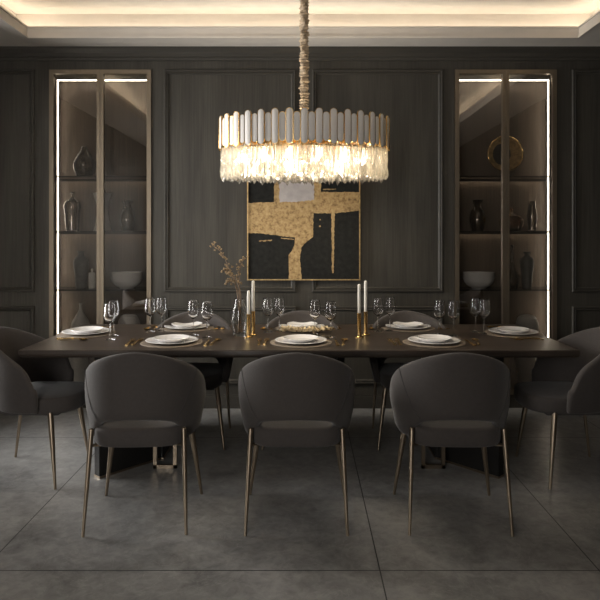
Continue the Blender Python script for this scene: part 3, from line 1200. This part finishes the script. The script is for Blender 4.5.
chair = make_chair()
chairs = [
    ('charcoal barrel chair, back to viewer, on front side toward the white vase cabinet', -0.818, wy(3.255), R(2.5)),
    ('charcoal barrel chair, back to viewer, middle of the three along the front side', -0.032, wy(3.255), 0),
    ('charcoal barrel chair, back to viewer, on front side toward the gold disc cabinet', 0.763, wy(3.255), R(-1.5)),
    ('charcoal barrel chair on the wall side, toward the white vase cabinet', -0.79, wy(4.335), math.pi),
    ('charcoal barrel chair on the wall side, middle one under the painting', -0.012, wy(4.335), math.pi),
    ('charcoal barrel chair on the wall side, toward the gold disc cabinet', 0.765, wy(4.335), math.pi),
    ('charcoal barrel chair at the table end by the white vase cabinet', -1.58, wy(3.775), R(-91)),
    ('charcoal barrel chair at the table end by the gold disc cabinet', 1.575, wy(3.775), R(91)),
]
for i, (lab, x, y, rz) in enumerate(chairs):
    if i == 0:
        chair['label'] = lab
        chair.location = (x, y, 0)
        chair.rotation_euler = (0, 0, rz)
        c = chair
    else:
        c = dup(chair, lab, (x, y, 0), rz)

# ------------------------------------------------------------------ table setting
HT = EYE - TZ


def tp(px, py):
    s = (py - H0) / HT
    return ((px - VX) / s, wy(F / s), TZ)


# placemat, plates
b = MB().lathe([(0.0005, 0.0), (0.191, 0.0), (0.195, 0.0015), (0.193, 0.0035), (0.150, 0.004), (0.0005, 0.004)], 56, cap0=False, cap1=False)
m_mat = b.mesh('placemat', M['mat_weave'])


def plate_mesh(r, h, name):
    o = [(0.0005, 0.0), (r * 0.62, 0.0), (r * 0.66, 0.003), (r * 0.93, h * 0.75), (r, h), (r * 0.985, h + 0.0018), (r * 0.92, h * 0.85 + 0.002), (r * 0.70, 0.0065), (r * 0.62, 0.005), (0.0005, 0.005)]
    return MB().lathe(o, 56, cap0=False, cap1=False).mesh(name, M['white'], smooth=60)


m_dinner, m_salad = plate_mesh(0.163, 0.015, 'dinner_plate'), plate_mesh(0.112, 0.023, 'salad_plate')


def solid(name, me, label, cat, loc, rz=0.0, group=None):
    o = bpy.data.objects.new(name, me)
    col.objects.link(o)
    o.location = loc
    o.rotation_euler = (0, 0, rz)
    return tag(o, label, cat, group)


def flat(b, pts, z0, th):
    """flat outline (x, y, z) of half widths along y: list of (y, half width, z)"""
    rings = []
    for y, hw, z in pts:
        hw *= 1.35
        rings.append([(-hw, y, z0 + z), (hw, y, z0 + z), (hw * 0.8, y, z0 + z + th * 1.3), (-hw * 0.8, y, z0 + z + th * 1.3)])
    b.rings(rings, True, True)


def fork_mesh():
    b = MB()
    flat(b, [(-0.10, 0.006, 0.001), (-0.09, 0.0075, 0.001), (-0.02, 0.0045, 0.006), (0.03, 0.0035, 0.006), (0.042, 0.009, 0.003), (0.055, 0.0115, 0.001)], 0, 0.0035)
    for k in range(4):
        x = -0.0120 + k * 0.0080
        b.rings([[(x - 0.0016, y, z), (x + 0.0016, y, z), (x + 0.0016, y, z + 0.003), (x - 0.0016, y, z + 0.003)] for y, z in ((0.054, 0.001), (0.08, 0.002), (0.103, 0.008))], True, True)
    return b.mesh('fork', M['gold'])


def knife_mesh():
    b = MB()
    flat(b, [(-0.11, 0.006, 0), (-0.10, 0.008, 0), (-0.01, 0.006, 0), (0.0, 0.005, 0)], 0, 0.006)
    b.rings([[(x0, y, 0.0015), (x1, y, 0.0025), (x1, y, 0.0035), (x0, y, 0.004)] for y, x0, x1 in ((0.0, -0.005, 0.007), (0.05, -0.005, 0.010), (0.09, -0.005, 0.009), (0.115, -0.005, -0.002))], True, True)
    return b.mesh('knife', M['gold'])


def spoon_mesh():
    b = MB()
    flat(b, [(-0.10, 0.006, 0.001), (-0.09, 0.0075, 0.001), (-0.02, 0.0045, 0.007), (0.035, 0.0035, 0.008), (0.048, 0.006, 0.006)], 0, 0.0035)
    rings = []
    for r, z in ((0.05, 0.0008), (0.45, 0.0008), (0.8, 0.004), (1.0, 0.0085), (0.93, 0.009), (0.75, 0.006), (0.4, 0.003), (0.03, 0.0026)):
        rings.append([(0.023 * r * math.cos(2 * math.pi * j / 24), 0.074 + 0.030 * r * math.sin(2 * math.pi * j / 24), z) for j in range(24)])
    b.rings(rings, True, True)
    return b.mesh('spoon', M['gold'])


m_fork, m_knife, m_spoon = fork_mesh(), knife_mesh(), spoon_mesh()

# wine glass
o = catmull([(0.0048, 0.010), (0.0038, 0.03), (0.0036, 0.09), (0.0055, 0.106), (0.020, 0.117), (0.034, 0.136), (0.0395, 0.160), (0.038, 0.19), (0.0325, 0.234)], 5)
inn = catmull([(0.0310, 0.2345), (0.0362, 0.19), (0.0376, 0.160), (0.0322, 0.138), (0.018, 0.121), (0.0005, 0.114)], 5)
prof = [(0.0005, 0.0), (0.033, 0.0), (0.0345, 0.0012), (0.030, 0.0030), (0.012, 0.0060)] + o + inn
b = MB().lathe(prof, 32, cap0=False, cap1=False)
m_glass = b.mesh('wine_glass', M['glass'], smooth=70)

PLACES = {
    'FL': ('front row place toward the white vase cabinet', (172, 342.5), 0.0),
    'FM': ('middle place of the front row', (301, 342.5), 0.0),
    'FR': ('front row place toward the gold disc cabinet', (434, 342.5), 0.0),
    'WL': ('wall row place toward the white vase cabinet', (187, 328), math.pi),
    'WM': ('middle place of the wall row', (302, 328), math.pi),
    'WR': ('wall row place toward the gold disc cabinet', (408, 328), math.pi),
    'EL': ('table end place by the white vase cabinet', (87, 333.5), -math.pi / 2),
    'ER': ('table end place by the gold disc cabinet', (513, 333.5), math.pi / 2),
}
ZM, ZP, ZS = TZ + 0.0002, TZ + 0.0043, TZ + 0.0098
for key, (wds, (px, py), rz) in PLACES.items():
    x, y, z = tp(px, py)
    rm = Matrix.Rotation(rz, 3, 'Z')
    solid('placemat', m_mat, 'round woven gold placemat at the ' + wds, 'placemat', (x, y, ZM), rz, 'round placemats')
    solid('dinner_plate', m_dinner, 'large white dinner plate at the ' + wds, 'plate', (x, y, ZP), rz, 'white dinner plates')
    solid('salad_plate', m_salad, 'small white upper plate at the ' + wds, 'plate', (x, y, ZS), rz, 'white upper plates')
    ang = 0.0
    for (nm, me, dx, dy, tilt, adj) in (('fork', m_fork, -0.262, -0.01, 0.05, 'outer gold fork'), ('fork', m_fork, -0.222, 0.0, -0.03, 'inner gold fork'),
                                        ('knife', m_knife, 0.222, -0.01, 0.04, 'gold knife'), ('spoon', m_spoon, 0.268, 0.0, -0.12, 'gold spoon')):
        if key in ('EL', 'ER') and nm == 'fork' and dx == -0.262 and False:
            continue
        v = rm @ Vector((dx, dy, 0))
        solid(nm, me, adj + ' at the ' + wds, nm, (x + v.x, y + v.y, TZ + 0.0004), rz + tilt, {'fork': 'gold forks', 'knife': 'gold knives', 'spoon': 'gold spoons'}[nm])

GL = [((110, 339.5), 'EL', 'a'), ((113.5, 335.5), 'EL', 'b'), ((150, 331.5), 'WL', 'a'), ((161.5, 330.5), 'WL', 'b'), ((193.5, 335.0), 'FL', 'b'), ((207, 337.5), 'FL', 'a'),
      ((268, 332), 'WM', 'a'), ((279.5, 331), 'WM', 'b'), ((315, 335.0), 'FM', 'b'), ((330.5, 337.5), 'FM', 'a'), ((378, 331.5), 'WR', 'a'), ((390, 330.5), 'WR', 'b'),
      ((439.5, 335), 'FR', 'b'), ((453.5, 336), 'FR', 'a'), ((475.5, 331.8), 'ER', 'b'), ((484, 333.8), 'ER', 'a')]
for (p, key, w_) in GL:
    x, y, z = tp(*p)
    lab = ('stemmed wine glass nearer viewer' if w_ == 'a' else 'stemmed wine glass nearer wall') + ' at ' + PLACES[key][0].replace('the middle', 'middle')
    solid('wine_glass', m_glass, lab, 'wine glass', (x, y, TZ + 0.0003), random.uniform(0, 6), 'stemmed wine glasses')

# glass vase with dried branches
vx, vy, vz = tp(239.5, 336)
o = catmull([(0.034, 0.0), (0.040, 0.012), (0.053, 0.06), (0.057, 0.11), (0.050, 0.17), (0.036, 0.225), (0.033, 0.25)], 5)
inn = [(max(0.001, r - 0.0035), z) for r, z in o if z > 0.02]
b = MB().lathe([(0.0005, 0)] + o + [(0.031, 0.2515)] + inn[::-1] + [(0.0005, 0.018)], 36, cap0=False, cap1=False)
ob = b.build('branch_vase', M['glass'], None, smooth=70, loc=(vx, vy, TZ + 0.0003))
tag(ob, 'clear tulip shaped glass vase holding dried branches', 'vase')
VS = F / (vy + CAMD)


def vp(px, py, dy=0.0):
    return Vector(((px - VX) / VS - vx, dy, EYE - (py - H0) / VS - TZ))


branches = [
    ([(240, 332.5), (238.5, 300), (234, 280), (228, 266), (224, 256), (219, 250), (214, 246.5)], 'tallest dried blossom branch, bending toward the white vase cabinet', -0.012),
    ([(239, 332.5), (241, 299), (239, 286), (233, 276), (229, 274), (224, 271)], 'short dried blossom twig low among the branches in the glass vase', -0.02),
    ([(241, 332.5), (239.5, 300), (239, 280), (240, 268), (242, 262), (245, 259)], 'upright dried blossom branch closest to the painting in the glass vase', 0.012),
    ([(238, 332.5), (239.5, 299), (235, 284), (231, 280), (228, 283)], 'drooping dried blossom twig leaning over the vase rim', 0.02),
]
rb = random.Random(11)
for pts, lab, dy in branches:
    P = []
    for i, (px, py) in enumerate(pts):
        q = i / (len(pts) - 1)
        P.append(vp(px, py, dy * (1 if q < 0.2 else 0.6) + (rb.uniform(-0.02, 0.02) * max(0, q - 0.3))))
    P3 = [Vector(p) for p in catmull([tuple(p) for p in P], 4)]
    bt = thing('dried_branch', lab, 'branch', (vx, vy, TZ + 0.0003 + 0.0))
    b = MB()
    L = len(P3)
    b.tube(P3, [0.0042 * (1 - 0.65 * i / L) for i in range(L)], 6)
    bl = MB()
    for i in range(int(L * 0.42), L):
        for k in range((1 if i % 2 else 2) if i < L - 4 else 2):
            d = Vector((rb.uniform(-1, 1), rb.uniform(-1, 1), rb.uniform(-0.4, 1))).normalized() * rb.uniform(0.012, 0.032)
            e = P3[i] + d
            b.tube([P3[i], P3[i] + d * 0.6 + Vector((0, 0, 0.003)), e], 0.0011, 5)
            r = rb.uniform(0.0040, 0.0078)
            bl.ball(e, r, 7, 4, 0.8)
            for _ in range(2):
                bl.ball(e + Vector((rb.uniform(-1, 1), rb.uniform(-1, 1), rb.uniform(-1, 1))) * r * 1.1, r * 0.7, 6, 4)
    b.build('stem', M['twig'], bt)
    bl.build('blossoms', M['blossom'], bt)

# candles in gold holders
for (px, py, tt, ct, lab) in (
        (248.6, 337.3, 314, 290, 'shorter gold candle holder beside the branch vase|shorter ivory candle beside the branch vase'),
        (253.2, 335, 311, 280, 'taller gold candle holder close to the branch vase|taller ivory candle close to the branch vase'),
        (359.2, 337.3, 313, 283.5, 'gold candle holder of the far pair, shorter one|ivory candle shorter of the pair away from the branch vase'),
        (365.6, 335, 311.5, 280, 'gold candle holder of the pair away from branch vase, taller one|ivory candle taller of the pair away from the branch vase')):
    x, y, z = tp(px, py)
    s = F / (y + CAMD)
    hh = EYE - (tt - H0) / s - TZ
    hc = EYE - (ct - H0) / s - TZ - hh
    l1, l2 = lab.split('|')
    h = thing('candle_holder', l1.replace('of the far pair, shorter one', 'of the pair away from branch vase, shorter one'), 'candle holder', (x, y, TZ + 0.0003), 0, 'gold candle holders')
    b = MB().lathe([(0.0005, 0), (0.027, 0), (0.0285, 0.0015), (0.0285, 0.005), (0.027, 0.0065), (0.0005, 0.0065)], 32, cap0=False, cap1=False)
    b.build('base', M['gold'], h)
    b = MB().lathe([(0.012, 0.0065), (0.0122, 0.03), (0.0126, hh - 0.006), (0.0145, hh - 0.003), (0.0145, hh), (0.0112, hh), (0.0112, hh - 0.02)], 28)
    b.build('stem', M['gold'], h)
    c = thing('candle', l2, 'candle', (x, y, TZ + 0.0003 + hh - 0.019), 0, 'ivory taper candles')
    b = MB().lathe([(0.0104, 0), (0.0104, hc * 0.7), (0.0098, hc + 0.005), (0.0085, hc + 0.011), (0.004, hc + 0.015)], 24)
    b.build('wax', M['candle'], c)
    b = MB().tube([(0, 0, hc + 0.012), (0.0004, 0, hc + 0.018), (0.0015, 0, hc + 0.024)], 0.0010, 6)
    b.build('wick', M['wick'], c)

# gold leaf garland lying in the middle of the table
gx, gy, gz = tp(305, 332)
g = thing('leaf_garland', 'gold leaf garland lying in the middle of the table', 'garland', (gx, gy, TZ + 0.0003))
rg = random.Random(5)
st, lf = MB(), MB()
for k in range(5):
    pts = []
    for i in range(15):
        q = i / 14
        pts.append((-0.155 + 0.33 * q, -0.035 + 0.15 * max(0, 0.42 - q) ** 1.3 + 0.07 * max(0, q - 0.6) + 0.014 * math.sin(q * 7 + k * 1.3) + (k - 2) * 0.012, 0.006 + 0.010 * abs(math.sin(q * 5 + k))))
    st.tube(pts, 0.0022, 6)
    for i in range(15):
        for _ in range(4 if i < 11 else 2):
            p = Vector(pts[i])
            a, el = rg.uniform(0, 2 * math.pi), rg.uniform(0.0, 1.2)
            d = Vector((math.cos(a) * math.cos(el), math.sin(a) * math.cos(el), math.sin(el)))
            L = rg.uniform(0.024, 0.042)
            wv = d.cross(Vector((0, 0, 1))).normalized() * L * 0.30
            up = Vector((0, 0, 1)) * L * 0.12
            q0, q1, q2 = p, p + d * L * 0.5, p + d * L
            if min(q0.z, q1.z, q2.z) < 0.003:
                continue
            nn = wv.cross(d).normalized() * 0.0008
            top = [q0 + nn, q1 + wv + nn - up * 0.3, q2 + nn, q1 - wv + nn - up * 0.3]
            bo = [q0 - nn, q1 + wv - nn - up * 0.3, q2 - nn, q1 - wv - nn - up * 0.3]
            lf.rings([bo, top], True, True)
st.build('stem', M['twig'], g)
lf.build('leaves', M['pale_gold'], g, smooth=False)
